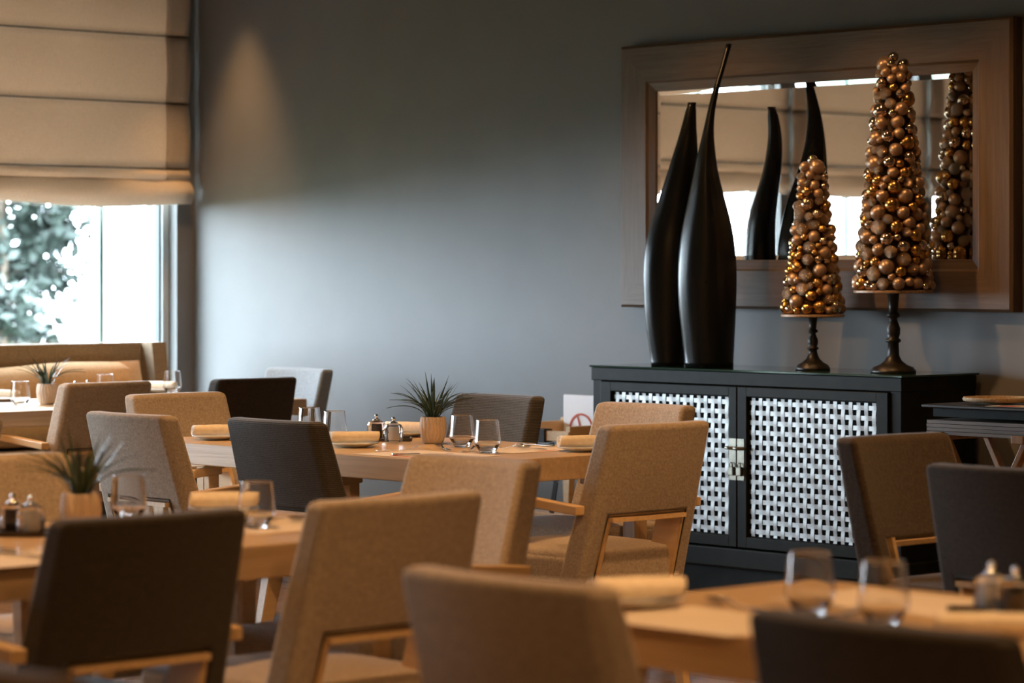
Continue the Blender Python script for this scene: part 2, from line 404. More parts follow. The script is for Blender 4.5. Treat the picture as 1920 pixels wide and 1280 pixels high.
for x, y, q in ((4.8, -2.7, 'over the middle table'), (7.1, -5.6, 'over the left front table'), (9.6, -5.4, 'over the right front table'), (7.6, -2.6, 'between the middle table and the tray stand'),
                (2.6, -3.6, 'over the aisle beside the bench table'), (5.2, -6.2, 'left of the left front table'), (10.6, -2.9, 'behind the tray stand'), (10.6, -8.2, 'over the aisle before the dark chairs'),
                (13.0, -5.6, 'far right of the right front table'), (8.2, -8.6, 'before the left front table'), (13.2, -9.8, 'over the photographer'), (12.9, -2.6, 'in the far right room corner'),
                (1.25, -1.5, 'over the far end of the bench table'), (1.25, -3.3, 'over the near end of the bench table'), (1.35, -5.2, 'over the near end of the window bench')):
    downlight(x, y, SPOT_W*(.45 if x < 2 else .8), label='recessed ceiling downlight '+q)
downlight(.46, -.28, 120, 52, (math.radians(3), 0), 'recessed wall-washing downlight close to the corner', 1, .07)
for x, q in ((4.0, 'left half of the mirror'), (5.6, 'right half of the mirror'), (7.2, 'wall right of the mirror')): downlight(x, -1.15, 42, 70, (math.radians(22), 0), 'recessed downlight turned to the '+q)

def ceiling_spot(x, y, tgt, power, cone, label):
    d = Vector(tgt)-Vector((x, y, RH-.12)); t = thing('ceiling_spotlight', label, 'light', (x, y, RH), 0, 'swivelling warm ceiling spotlights')
    obj('mount', lathe(bmesh.new(), [(.05, 0), (.05, -.018), (.015, -.022), (.012, -.075)], 18), M['chrome'], t)
    q = d.to_track_quat('-Z', 'Y')
    hd = obj('lamp_head', lathe(bmesh.new(), [(.03, .06), (.045, .05), (.05, -.04), (.044, -.04), (.042, -.028)], 20), M['chrome'], t, loc=(0, 0, -.12), rot=q.to_euler())
    obj('lens', lathe(bmesh.new(), [(.041, -.026), (.041, -.030), (.03, -.032)], 16), M['lamp'], hd)
    l = bpy.data.lights.new('spotlight_beam', 'SPOT'); l.energy = power; l.color = WARM; l.spot_size = math.radians(cone); l.spot_blend = .8; l.shadow_soft_size = .05
    o = bpy.data.objects.new('spotlight_beam', l); C.objects.link(o); o.parent = hd; o.location = (0, 0, -.05)
ceiling_spot(8.6, -4.9, (5.0, -2.8, .8), 120, 50, 'ceiling spotlight turned to the middle table')
ceiling_spot(10.6, -8.4, (7.3, -5.5, .8), 100, 50, 'ceiling spotlight turned to the left front table')
ceiling_spot(13.0, -8.4, (9.6, -5.4, .8), 110, 46, 'ceiling spotlight turned to the right front table')
ceiling_spot(4.3, -2.3, (4.95, -.25, 1.5), 120, 42, 'ceiling spotlight turned to the bauble trees')

# ------------------------------------------------------------------ dining chairs
def yback(z): return -.225-(z-.35)*.27
def yfront(z): return -.120-(z-.35)*.315
def hw(z): return .250-.022*(z-.35)/.53
def backrest_bm():
    bm = bmesh.new()
    us = [-1, -.70, -.35, 0, .35, .70, 1]; vs = [.35, .46, .585, .66, .77, .885]
    V = {}
    for s, yf in ((0, yback), (1, yfront)):
        for i, u in enumerate(us):
            for j, z in enumerate(vs):
                k = min(max((z-.45)/.25, 0), 1)
                V[s, i, j] = (u*hw(z), yf(z)-.028*k*(1-u*u), z)
    cells = [(i, j) for i in range(6) for j in range(5) if not (1 <= i <= 4 and j < 2)]
    used = {}
    def v(*k):
        if k not in used: used[k] = bm.verts.new(V[k])
        return used[k]
    cs = set(cells)
    for i, j in cells:
        bm.faces.new((v(0, i, j), v(0, i+1, j), v(0, i+1, j+1), v(0, i, j+1)))
        bm.faces.new((v(1, i, j), v(1, i, j+1), v(1, i+1, j+1), v(1, i+1, j)))
        for (di, dj), (a, b) in {(-1, 0): ((i, j), (i, j+1)), (1, 0): ((i+1, j), (i+1, j+1)), (0, -1): ((i, j), (i+1, j)), (0, 1): ((i, j+1), (i+1, j+1))}.items():
            if (i+di, j+dj) not in cs: bm.faces.new((v(0, *a), v(0, *b), v(1, *b), v(1, *a)))
    return bm
def seat_bm():
    bm = bmesh.new(); box(bm, -.25, .25, -.235, .27, .355, .475)
    bmesh.ops.subdivide_edges(bm, edges=bm.edges[:], cuts=5, use_grid_fill=True)
    for v in bm.verts:
        x, y, z = v.co
        if z > .47: v.co.z += .022*(1-(x/.25)**2)*(1-((y-.02)/.26)**2)
        v.co.x *= 1+.05*(y/.27)
        if y < -.1: v.co.x *= .97
    return bm
def rope(bm, pts, r): return tube(bm, pts, r, 5)
bev = [('BEVEL', dict(width=.022, segments=3, limit_method='ANGLE', angle_limit=.6, harden_normals=True))]
ME = {}
for k in ('tan', 'charcoal', 'dark', 'brown', 'grey'):
    if k == 'tan':
        ME['back', k] = baked(backrest_bm(), M[k], bev, 'backrest'); ME['seat', k] = baked(seat_bm(), M[k], [('BEVEL', dict(width=.028, segments=3, limit_method='ANGLE', angle_limit=.8, harden_normals=True))], 'seat')
    else:
        for q in ('back', 'seat'):
            me = ME[q, 'tan'].copy(); me.materials.clear(); me.materials.append(M[k]); ME[q, k] = me
def cut(u, z, d): return (u*hw(z)*.70, d, z)
bm = bmesh.new()      # wooden lining of the opening under the backrest
zt = .585
for s in (-1, 1):
    bar(bm, (s*(.70*hw(.36)-.002), (yback(.36)+yfront(.36))/2, .36), (s*(.70*hw(zt)-.002), (yback(zt)+yfront(zt))/2, zt), (.014, .112), (.014, .104), up=(0, 1, 0))
bar(bm, (-.70*hw(zt), (yback(zt)+yfront(zt))/2-.012, zt-.006), (.70*hw(zt), (yback(zt)+yfront(zt))/2-.012, zt-.006), (.112, .014), (.112, .014))
ME['trim'] = mesh(bm, M['honey'], name='opening_trim')
bm = bmesh.new()
pts = [(-.70*hw(.37)-.010, yback(.37)-.001, .37), (-.70*hw(.59)-.010, yback(.59)-.008, .597), (0, yback(.59)-.020, .600), (.70*hw(.59)+.010, yback(.59)-.008, .597), (.70*hw(.37)+.010, yback(.37)-.001, .37)]
rope(bm, pts, .0028); ME['piping'] = mesh(bm, M['seam'], True, name='piping')
for s in (-1, 1):
    ME['rear', s] = mesh(bar(bmesh.new(), (s*.212, -.172, .37), (s*.205, -.265, 0), (.046, .062), (.030, .036), up=(0, 1, 0), bev=.004), M['honey'], name='leg')
    ME['front', s] = mesh(bar(bmesh.new(), (s*.268, .215, .635), (s*.262, .225, 0), (.034, .046), (.028, .032), up=(0, 1, 0), bev=.004), M['honey'], name='leg')
    ME['short', s] = mesh(bar(bmesh.new(), (s*.215, .215, .37), (s*.212, .225, 0), (.042, .046), (.028, .032), up=(0, 1, 0), bev=.004), M['honey'], name='leg')
    ME['arm', s] = mesh(bar(bmesh.new(), (s*.268, -.262, .612), (s*.268, .25, .650), (.040, .030), (.040, .030), bev=.004), M['honey'], name='armrest')
def make_chair(kind, arms):
    t = thing('dining_chair', '-', 'chair')
    b = link('backrest', ME['back', kind], t); link('piping', ME['piping'], b)
    link('seat', ME['seat', kind], t); link('opening_trim', ME['trim'], t)
    for s in (-1, 1):
        link('leg', ME['rear', s], t)
        if not arms: link('leg', ME['short', s], t)
        else: link('leg', ME['front', s], t); link('armrest', ME['arm', s], t)
    return t
FACE = {'+Y': 0, '-X': PI/2, '-Y': PI, '+X': -PI/2}
protos = {}
def chair(px, py, face, kind, label, group, turn=0, arms=True):
    p = at(px, py, .88); rz = FACE[face]+math.radians(turn)
    off = Matrix.Rotation(rz, 3, 'Z') @ Vector((0, -.335, 0)); loc = (p.x-off.x, p.y-off.y, 0)
    key = (kind, arms)
    if key not in protos:
        t = protos[key] = make_chair(kind, arms); t.location = loc; t.rotation_euler = (0, 0, rz); return tag(t, label, None, group)
    return dup(protos[key], loc, rz, label, group)
G1, G2, G3, G5 = 'chairs around the middle table', 'chairs around the left front table', 'chairs around the right front table', 'chairs along the bench table'
chair(1230, 795, '-X', 'tan', 'tan linen chair seen from behind, right before the black cabinet doors', G1)
chair(1213, 759, '-Y', 'tan', 'tan linen chair half hidden behind another, beside the cabinet corner', G1)
chair(940, 742, '-Y', 'charcoal', 'charcoal ribbed chair behind the potted grass on the middle table', G1)
chair(243, 777, '+Y', 'tan', 'pale grey-lit tan chair at left of the middle table, back to us', G1)
chair(515, 789, '+Y', 'charcoal', 'charcoal ribbed chair with its back to us, before the middle table', G1)
chair(327, 739, '+X', 'tan', 'orange-lit tan chair at the far left end of the middle table', G1)
chair(893, 861, '-Y', 'tan', 'tan chair at the end of the left front table, below the potted grass', G2)
chair(748, 933, '-X', 'tan', 'large blurred tan chair seen from behind in the picture centre', G2, arms=False)
chair(285, 967, '-X', 'dark', 'big dark brown chair from behind, in front of the left front table', G2)
chair(-15, 857, '+X', 'tan', 'tan chair at the left picture edge behind the blurred plant', G2)
chair(945, 1084, '+Y', 'tan', 'blurred taupe chair at bottom centre, before the right front table', G3)
chair(1645, 1170, '+Y', 'dark', 'very dark blurred chair at bottom right, before the right front table', G3)
chair(1672, 818, '+X', 'brown', 'brown basket-weave chair right of the cabinet doors, before the tray stand', 'loose chairs at the right', arms=False)
chair(1879, 879, '+Y', 'dark', 'dark brown chair cut off by the right picture edge', 'loose chairs at the right', arms=False)
chair(200, 718, '-X', 'tan', 'tan chair drawn up to the bench table, beneath the window', G5)
chair(478, 710, '-X', 'dark', 'dark chair seen from behind close to the blue-lit wall', G5)
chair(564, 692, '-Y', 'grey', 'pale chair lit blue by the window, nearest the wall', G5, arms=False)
chair(-75, 783, '-Y', 'tan', 'tan chair of which only one edge shows at the left picture border', 'chairs at the left edge')
chair(-70, 1243, '+Y', 'brown', 'dim brown chair in the bottom left picture corner', 'chairs at the left edge', arms=False)

# ------------------------------------------------------------------ tables
def table(label, x0, x1, y0, y1, alongx, ix=(.055, .055), iy=.055):
    t = thing('dining_table', label, 'table', ((x0+x1)/2, (y0+y1)/2, 0), 0, 'oak dining tables')
    a, b = (x1-x0)/2, (y1-y0)/2
    obj('tabletop', BX(-a, a, -b, b, .672, .75, bev=.004), M['oak' if alongx else 'oak_y'], t)
    for sx in (-1, 1):
        for sy in (-1, 1):
            obj('leg', BX(sx*(a-ix[sx > 0])-.030, sx*(a-ix[sx > 0])+.030, sy*(b-iy)-.030, sy*(b-iy)+.030, 0, .672, bev=.004), M['oak_z'], t)
    return t
table('oak table in the middle, set with mills and potted grass', 3.92, 5.725, -3.18, -2.28, True, ix=(.102, .055))
table('oak table at left front, half hidden by the big dark chair', 6.66, 7.50, -6.55, -4.80, False)
table('blurred oak table at bottom right with two tumblers', 8.83, 10.75, -5.81, -5.02, True)
table('oak table under the window beside the long bench', .84, 1.74, -3.6, -.62, False, ix=(.055, .12), iy=.52)

# ------------------------------------------------------------------ bench under the window
b0, b1 = -.55, -5.2
t = thing('window_bench', 'long upholstered bench with woven back under the window', 'bench', (0, 0, 0))
obj('seat', BX(.16, .70, b1, b0, .30, .47, bev=.03, seg=3), M['bench'], t, True)
obj('plinth', BX(.14, .60, b1, b0, .0, .30), M['tray'], t)
obj('backrest', BX(.165, .25, b1, b0+.02, .47, .995, bev=.008), M['bench'], t)
bm = bmesh.new(); prof = [(.165, .0), (.60, .0), (.60, .46), (.40, .62), (.34, .995), (.165, .995)]
vs = [[bm.verts.new((x, yy, z)) for x, z in prof] for yy in (b0+.02, b0+.11)]
for k in range(6): bm.faces.new((vs[0][k], vs[0][(k+1) % 6], vs[1][(k+1) % 6], vs[1][k]))
bm.faces.new(vs[0]); bm.faces.new(vs[1]); obj('end_panel', bm, M['bench'], t)
def pillow(y0, y1, label):
    t = thing('bench_cushion', label, 'cushion', (.385, (y0+y1)/2, .655), 0, 'cushions on the window bench')
    bm = bmesh.new(); box(bm, -.09, .09, -(y1-y0)/2, (y1-y0)/2, -.165, .235)
    bmesh.ops.subdivide_edges(bm, edges=bm.edges[:], cuts=9, use_grid_fill=True)
    L_ = (y1-y0)/2
    for v in bm.verts:
        u, q = v.co.y/L_, (v.co.z-.035)/.2
        puff = max(0, (1-u**6)*(1-q*q*.92)); v.co.x *= .10+.95*puff**.6
        v.co.x += -(v.co.z)*.28+.01*math.sin(v.co.y*9)
        v.co.z += .012*math.sin(v.co.y*6)*(q > 0)+.02*(abs(u)**4)*(1 if q > 0 else -.5)
    me = mesh(bm, M['cushion'], True); link('cover', me, t)
pillow(-1.95, -.60, 'long orange checked cushion leaning on the window bench')

# ------------------------------------------------------------------ mirror
yf, yg = -.075, -.044
mx0, mx1 = on_y(1163, -.068), on_y(1898, -.068)
mz0, mz1 = zpx((mx0, -.06), 575.5), zpx((mx0, -.06), 88)
fw_ = .215
t = thing('wall_mirror', 'large mirror in a broad limed oak frame hung above the cabinet', 'mirror', (mx0, 0, mz0))
W, HH = mx1-mx0, mz1-mz0
def moulding(p, q, n):
    "one mitred side of the frame: p to q along the outer edge, n = inward"
    p, q, n = Vector(p), Vector(q), Vector(n); d = (q-p).normalized()
    prof = [(0, -.004), (0, yf+.014), (.012, yf+.003), (.165, yf+.003), (.175, yf+.013), (fw_-.004, yf+.022), (fw_, yg+.002), (fw_, -.004)]
    bm = bmesh.new(); A = []; B = []
    for s, y in prof:
        A.append(bm.verts.new(p+n*s+d*s+Vector((0, y, 0)))); B.append(bm.verts.new(q+n*s-d*s+Vector((0, y, 0))))
    k = len(prof)
    for i in range(k): bm.faces.new((A[i], A[(i+1) % k], B[(i+1) % k], B[i]))
    bm.faces.new(A); bm.faces.new(B); return bm
obj('frame_rail', moulding((0, 0, HH), (W, 0, HH), (0, 0, -1)), M['frame_oak'], t)
obj('frame_rail', moulding((0, 0, 0), (W, 0, 0), (0, 0, 1)), M['frame_oak'], t)
obj('frame_stile', moulding((0, 0, 0), (0, 0, HH), (1, 0, 0)), M['frame_oak_z'], t)
obj('frame_stile', moulding((W, 0, 0), (W, 0, HH), (-1, 0, 0)), M['frame_oak_z'], t)
obj('back_panel', BX(.02, W-.02, -.03, -.006, .02, HH-.02), M['core'], t)
# glass with a ground bevel running round it
bm = bmesh.new(); e, bv, tl = fw_-.008, .026, -.0021
o_ = [bm.verts.new(c) for c in ((e, yg+tl, e), (W-e, yg+tl, e), (W-e, yg+tl, HH-e), (e, yg+tl, HH-e))]
i_ = [bm.verts.new(c) for c in ((e+bv, yg, e+bv), (W-e-bv, yg, e+bv), (W-e-bv, yg, HH-e-bv), (e+bv, yg, HH-e-bv))]
bm.faces.new(i_)
for k in range(4): bm.faces.new((o_[k], o_[(k+1) % 4], i_[(k+1) % 4], i_[k]))
obj('mirror_glass', bm, M['mirror'], t)

# ------------------------------------------------------------------ cabinet with woven metal doors
CZ = .944
cx0, cx1, cyf = on_y(1112, -.5), on_y(1690, -.5), -.50
t = thing('cabinet', 'black sideboard with woven metal strip doors below the mirror', 'cabinet', (cx0, 0, 0))
CW = cx1-cx0
st, dz0, dz1 = .055, .215, .886
bm = bmesh.new()
box(bm, 0, st, cyf, -.03, .10, CZ, bev=.003); box(bm, CW-st, CW, cyf, -.03, .10, CZ, bev=.003)
box(bm, st, CW-st, -.05, -.03, .10, CZ); box(bm, st, CW-st, cyf+.06, -.05, .12, .14)
obj('carcass', bm, M['black_paint'], t)
obj('top_panel', BX(-.006, CW+.006, cyf-.006, -.03, dz1+.004, CZ+.002, bev=.003), M['black_paint'], t)
obj('base_rail', BX(-.012, CW+.012, cyf-.014, -.03, .125, dz0-.006, bev=.008), M['black_paint'], t)
obj('plinth', BX(.03, CW-.03, cyf+.05, -.05, 0, .125), M['black_paint'], t)
obj('glass_top', BX(-.012, CW+.012, cyf-.012, -.02, CZ+.003, CZ+.011, bev=.001, seg=1), M['green_glass'], t)
dw = (CW-2*st)/2
PITCH, SW = .0415, .0192
px0, px1, pz0, pz1 = .070, dw-.055, .050, dz1-dz0-.045
nx = int(round((px1-px0)/PITCH)); nz = int(round((pz1-pz0)/PITCH))
def strip(length, n, par, vert):
    bm = bmesh.new(); prev = None; k = n*4; pit = length/n; sw = SW*pit/PITCH
    for i in range(k+1):
        s = length*i/k; y = .0016*math.cos(PI*(s/pit-.5))*(1 if par else -1)
        pts = [(-sw/2, y, s), (sw/2, y, s)] if vert else [(s, y, -sw/2), (s, y, sw/2)]
        cur = [bm.verts.new(p) for p in pts]+[bm.verts.new((p[0], p[1]+.0012, p[2])) for p in pts]
        if prev:
            bm.faces.new((prev[0], prev[1], cur[1], cur[0])); bm.faces.new((prev[2], cur[2], cur[3], prev[3]))
            bm.faces.new((prev[0], cur[0], cur[2], prev[2])); bm.faces.new((prev[1], prev[3], cur[3], cur[1]))
        prev = cur
    return mesh(bm, M['steel'], False, name='metal_strip')
SV = [strip(pz1-pz0, nz, p, True) for p in (0, 1)]; SH = [strip(px1-px0, nx, p, False) for p in (1, 0)]
for k in range(2):
    ox = st+k*dw+.003
    bm = bmesh.new(); w1 = dw-.006
    fl, fr = (.062, .048) if k == 0 else (.048, .062)
    a0, a1 = (px0, px1) if k == 0 else (dw-px1, dw-px0)
    box(bm, 0, a0-.004, cyf-.014, cyf+.010, 0, dz1-dz0, bev=.003); box(bm, a1+.004, w1, cyf-.014, cyf+.010, 0, dz1-dz0, bev=.003)
    box(bm, a0-.006, a1+.006, cyf-.014, cyf+.010, 0, pz0-.004, bev=.003); box(bm, a0-.006, a1+.006, cyf-.014, cyf+.010, pz1+.004, dz1-dz0, bev=.003)
    door = obj('door', bm, M['black_paint'], t, loc=(ox, 0, dz0))
    obj('backing', BX(a0-.01, a1+.01, cyf+.012, cyf+.020, pz0-.01, pz1+.01), M['black_paint'], door)
    for i in range(nx): link('metal_strip', SV[i % 2], door, loc=(a0+(i+.5)*(px1-px0)/nx, cyf+.002, pz0))
    for j in range(nz): link('metal_strip', SH[j % 2], door, loc=(a0, cyf+.002, pz0+(j+.5)*(pz1-pz0)/nz))
    lx = w1-.040 if k == 0 else .0
    obj('latch_plate', BX(lx, lx+.040, cyf-.017, cyf-.0135, .28, .455, bev=.001, seg=1), M['latch'], door)
    bm = bmesh.new(); tube(bm, [(lx+.02+.024*math.cos(a), cyf-.020-.026*math.sin(a), .415) for a in [PI*q/8 for q in range(9)]], .007, 8)
    obj('latch_loop', bm, M['latch'], door, True)
    bm = bmesh.new(); zc = .325
    box(bm, lx+.006, lx+.034, cyf-.032, cyf-.019, zc-.025, zc+.012, bev=.003)
    tube(bm, [(lx+.02+.010*math.cos(a), cyf-.0255, zc+.012+.017*math.sin(a)) for a in [PI*q/8 for q in range(9)]], .0025, 6)
    obj('padlock', bm, M['latch'], door)
TOPZ = CZ+.011

# ------------------------------------------------------------------ two tall black vases
RTv, MR = RT.copy(), Vector((RT.x, -RT.y, 0))
def vase(label, px, y, za, ca, wa, zb, cb, wb, n=36):
    x = on_y(px, y); t = thing('vase', label, 'vase', (x, y, TOPZ+.0006), 0, 'tall black vases on the cabinet')
    bm = bmesh.new(); rings = []
    zs = np.linspace(TOPZ, za[-1], 64)
    def sm(z, xs, ys):  # smooth interpolation
        xs = list(xs)+[xs[-1]+.1]; ys = list(ys)+[ys[-1]+.1*(ys[-1]-ys[-2])/(xs[-2]-xs[-3])]
        return sum(interp(z+d, xs, ys) for d in (-.06, -.03, 0, .03, .06))/5
    for z in zs:
        a, b = sm(z, za, ca), sm(z, zb, cb); ra, rb = sm(z, za, wa)/2, sm(z, zb, wb)/2
        if z > za[-1]-.02: ra, rb = wa[-1]/2, wb[-1]/2
        c = RTv*a+MR*b; c.z = z-TOPZ
        rings.append([bm.verts.new(c+RTv*ra*math.cos(2*PI*i/n)+MR*rb*math.sin(2*PI*i/n)) for i in range(n)])
    top = rings[-1]; cen = sum((v.co for v in top), Vector())/n
    rings.append([bm.verts.new(cen+(v.co-cen)*.7) for v in top])
    rings.append([bm.verts.new(cen+(v.co-cen)*.65-Vector((0, 0, .008))) for v in top])
    for p, q in zip(rings, rings[1:]):
        for i in range(n): bm.faces.new((p[i], p[(i+1) % n], q[(i+1) % n], q[i]))
    bm.faces.new(rings[0]); bm.faces.new(rings[-1])
    obj('body', bm, M['vase'], t, True)
k = 431.
za = [.95, 1.155, 1.36, 1.51, 1.64, 1.777, 1.905, 1.99, 2.10]
vase('shorter black vase with a narrow leaning neck, left of its taller twin', 1252, -.34, za,
     [(v-1252)/k for v in (1252, 1253, 1255, 1258, 1270, 1279, 1288, 1292, 1298)], [v/k for v in (60, 88, 100, 95, 80, 60, 42, 28, 16)],
     [.95, 1.44, 1.59, 1.68, 1.80, 1.91, 2.01, 2.12], [v/408 for v in (0, 0, 3, 11, 22, 28, 28, 20)], [.13, .15, .13, .11, .085, .07, .056, .037])
k = 438.
za = [.95, 1.234, 1.38, 1.545, 1.67, 1.80, 1.98, 2.12, 2.235, 2.345]
vase('taller black vase with a long thin neck bending to the right', 1330, -.34, za,
     [(v-1330)/k for v in (1330, 1326, 1326, 1326, 1325, 1323, 1328.5, 1339, 1354.5, 1367)], [v/k for v in (90, 110, 113, 98, 71, 44, 17, 12, 10, 11)],
     [.95, 1.44, 1.60, 1.706, 1.86, 1.975, 2.11, 2.21, 2.35], [v/408 for v in (0, 2, 7, 14, 24, 27, 22, 12, -4)], [.19, .225, .205, .175, .113, .08, .05, .034, .027])

# ------------------------------------------------------------------ bauble trees on pedestal stands
def stand(px, y, zd, rd, rbase, label):
    x = on_y(px, y); t = thing('pedestal_stand', label, 'stand', (x, y, TOPZ), 0, 'turned pedestal stands on the cabinet')
    h = zd-TOPZ; s = rbase
    prof = [(s, 0), (s, .010), (s*.93, .016), (s*.9, .022), (s*.6, .034), (s*.38, .05), (s*.27, .07), (s*.24, h*.36), (s*.34, h*.38), (s*.34, h*.405), (s*.24, h*.42),
            (s*.30, h*.47), (s*.31, h*.54), (s*.20, h*.62), (s*.17, h*.66), (s*.30, h*.685), (s*.30, h*.71), (s*.20, h*.735), (s*.22, h*.82), (s*.26, h-.016), (s*.32, h-.012)]
    bm = bmesh.new(); lathe(bm, prof, 28); obj('turned_foot', bm, M['bronze'], t, True)
    bm = bmesh.new(); lathe(bm, [(rd*.97, h-.012), (rd, h-.009), (rd, h-.002), (rd*.985, h)], 40); obj('disc', bm, M['disc'], t)
    return x
uv = bmesh.new(); bmesh.ops.create_uvsphere(uv, u_segments=16, v_segments=10, radius=1)
sph = mesh(uv, BALLS[0], True, 'ball'); SPH = [sph]
for b in BALLS[1:]:
    q = sph.copy(); q.materials.clear(); q.materials.append(b); SPH.append(q)
def bauble_tree(x, y, z0, ztop, rb, n, seed, label):
    r = np.random.default_rng(seed); h = ztop-z0
    t = thing('bauble_tree', label, 'ornament', (x, y, z0), 0, 'bauble cone trees on the cabinet')
    bm = bmesh.new(); lathe(bm, [(rb-.035, 0.001), (rb-.045, .02), (rb*.65-.035, h*.5), (rb*.36-.03, h-.09), (.006, h-.06)], 20); obj('cone_core', bm, M['core'], t)
    P = np.zeros((0, 3)); R = np.zeros(0)
    tip = .021; balls = [((0, 0, h-tip), tip)]
    P = np.array([[0, 0, h-tip]]); R = np.array([tip])
    sizes = np.sort(np.concatenate([r.uniform(.028, .035, int(n*.25)), r.uniform(.021, .028, int(n*.50)), r.uniform(.014, .020, n)]))[::-1]*(1 if h > .8 else .92)
    for rad in sizes:
        if len(R) >= n: break
        if 1 < len(R) < 14: rad = .019+.004*r.random()
        for _ in range(90):
            if 1 <= len(R) < 14: zz = h-.052-.011*(len(R)-1)
            elif r.random() < .08: zz = rad
            elif r.random() < .25: zz = rad+(h-.05-rad)*r.random()
            else: zz = rad+(h-2*rad-.01)*(1-math.sqrt(1-r.random()*.98))
            tt = 1-zz/h; R0 = rb*min(.36+.64*tt, .04+1.3*math.sqrt(max(tt, 0)))-.020
            a = r.random()*2*PI; rr = max(R0+r.uniform(-.005, .007)+.012-rad*.55, 0)
            p = np.array([rr*math.cos(a), rr*math.sin(a), zz])
            if zz-rad < 0: continue
            d = np.linalg.norm(P-p, axis=1)
            if (d > (.78 if len(R) < 14 else .88)*(R+rad)).all():
                P = np.vstack([P, p]); R = np.append(R, rad); break
    for p, rad in zip(P, R):
        k = r.choice(4, p=[.32, .22, .26, .20])
        link('ball', SPH[k], t, loc=tuple(p), scale=(rad,)*3, rot=(r.random()*6, r.random()*6, 0))
ys, yl = -.28, -.28
zs_ = zpx((on_y(1524, ys), ys), 589); zl_ = zpx((on_y(1675, yl), yl), 544)
xs_ = stand(1524, ys, zs_, .133, .072, 'short turned dark pedestal stand with a wooden disc')
xl_ = stand(1675, yl, zl_, .162, .092, 'tall turned dark pedestal stand with a wooden disc')
bauble_tree(xs_, ys, zs_+.001, zpx((xs_, ys), 290), .135, 190, 4, 'smaller golden bauble cone on the short pedestal')
bauble_tree(xl_, yl, zl_+.001, zpx((xl_, yl), 97), .168, 299, 9, 'tall golden bauble cone on the high pedestal')

# ------------------------------------------------------------------ table ware
TZ = .75
def lathe_glass():
    o = [(.0265, 0), (.0275, .003), (.044, .030), (.0465, .037), (.0455, .046), (.0385, .113)]
    i = [(.0375, .1135), (.0372, .112), (.0442, .046), (.0452, .038), (.0430, .031), (.024, .011), (.001, .010)]
    bm = bmesh.new(); lathe(bm, o+i, 40, support=.0012); return mesh(bm, M['glass'], True, 'bowl')
GLASS = lathe_glass()
def tumbler(p, label, group='stemless tumblers on the tables'):
    t = thing('tumbler', label, 'glass', (p[0], p[1], p[2]), 0, group); link('bowl', GLASS, t); return t
bm = bmesh.new(); lathe(bm, [(.045, 0), (.050, .002), (.085, .012), (.090, .016), (.088, .0165), (.055, .006), (.001, .005)], 40); PLATE = mesh(bm, M['plate'], True, 'dish')
def plate(p, label):
    t = thing('side_plate', label, 'plate', p, 0, 'small side plates'); link('dish', PLATE, t)
def roll_mesh():
    "napkin rolled up: a flattened spiral section drawn out into a roll"
    bm = bmesh.new(); n = 60; secs = []
    L_ = .175
    for q in range(9):
        x = -L_/2+L_*q/8; sec = []; pl = .94+.06*math.sin(PI*q/8)+.02*math.sin(q*2.1)
        for i in range(n+1):
            a = 2*PI*3.1*i/n; r = (.007+.0165*i/n)*pl; sec.append((x+.003*math.sin(a), r*math.cos(a)*1.35, r*math.sin(a)*.98))
        inner = [(a, b*.90-.0, c*.90) for a, b, c in reversed(sec)]
        secs.append([bm.verts.new((a, b, c+.0235)) for a, b, c in sec+inner])
    for p, q in zip(secs, secs[1:]):
        k = len(p)
        for i in range(k): bm.faces.new((p[i], p[(i+1) % k], q[(i+1) % k], q[i]))
    for s in (secs[0], secs[-1]):
        k = len(s)
        for i in range(n): bm.faces.new((s[i], s[i+1], s[k-2-i], s[k-1-i]))
    return mesh(bm, M['napkin'], True, 'roll')
ROLL = roll_mesh()
def napkin(p, ang, label, onplate=True):
    if onplate: plate(p, label.replace('rolled cream napkin', 'small round plate under the rolled napkin'))
    t = thing('napkin', label, 'napkin', (p[0], p[1], p[2]+(.0135 if onplate else .001)), math.radians(ang), 'rolled cream napkins'); link('roll', ROLL, t)
def mill_meshes():
    fl = lambda r, z, a: r*(1+.055*abs(math.cos(5*a))) if r > .01 else r
    bm = bmesh.new(); lathe(bm, [(.026, 0), (.031, .004), (.0325, .03), (.032, .05), (.027, .061), (.015, .066)], 40, rfun=fl); body = mesh(bm, M['crystal'], False, 'crystal_body')
    f = {}
    for k in ('salt', 'pepper'):
        bm = bmesh.new(); lathe(bm, [(.001, .006), (.014, .006), (.0145, .048), (.001, .049)], 14); f[k] = mesh(bm, M[k], True, 'filling')
    bm = bmesh.new(); lathe(bm, [(.015, .066), (.015, .070), (.006, .073), (.0045, .077), (.0065, .081), (.0065, .086), (.003, .090)], 18); cap = mesh(bm, M['chrome'], True, 'cap')
    return body, f, cap
MILL = mill_meshes()
def mill(p, kind, label):
    t = thing(kind+'_mill', label, 'mill', p, .3, 'cut crystal salt and pepper mills'); link('crystal_body', MILL[0], t); link('filling', MILL[1][kind], t); link('cap', MILL[2], t)
def mill_tray(p, ang, label, w=.10, l=.17):
    t = thing('condiment_tray', label, 'tray', p, math.radians(ang), 'small dark condiment trays')
    bm = bmesh.new(); box(bm, -l/2, l/2, -w/2, w/2, 0, .005); obj('base', bm, M['tray'], t)
    bm = bmesh.new()
    for s in (-1, 1): box(bm, -l/2, l/2, s*w/2-.004, s*w/2+.004, .001, .012); box(bm, s*l/2-.004, s*l/2+.004, -w/2, w/2, .001, .012)
    obj('rim', bm, M['tray'], t)
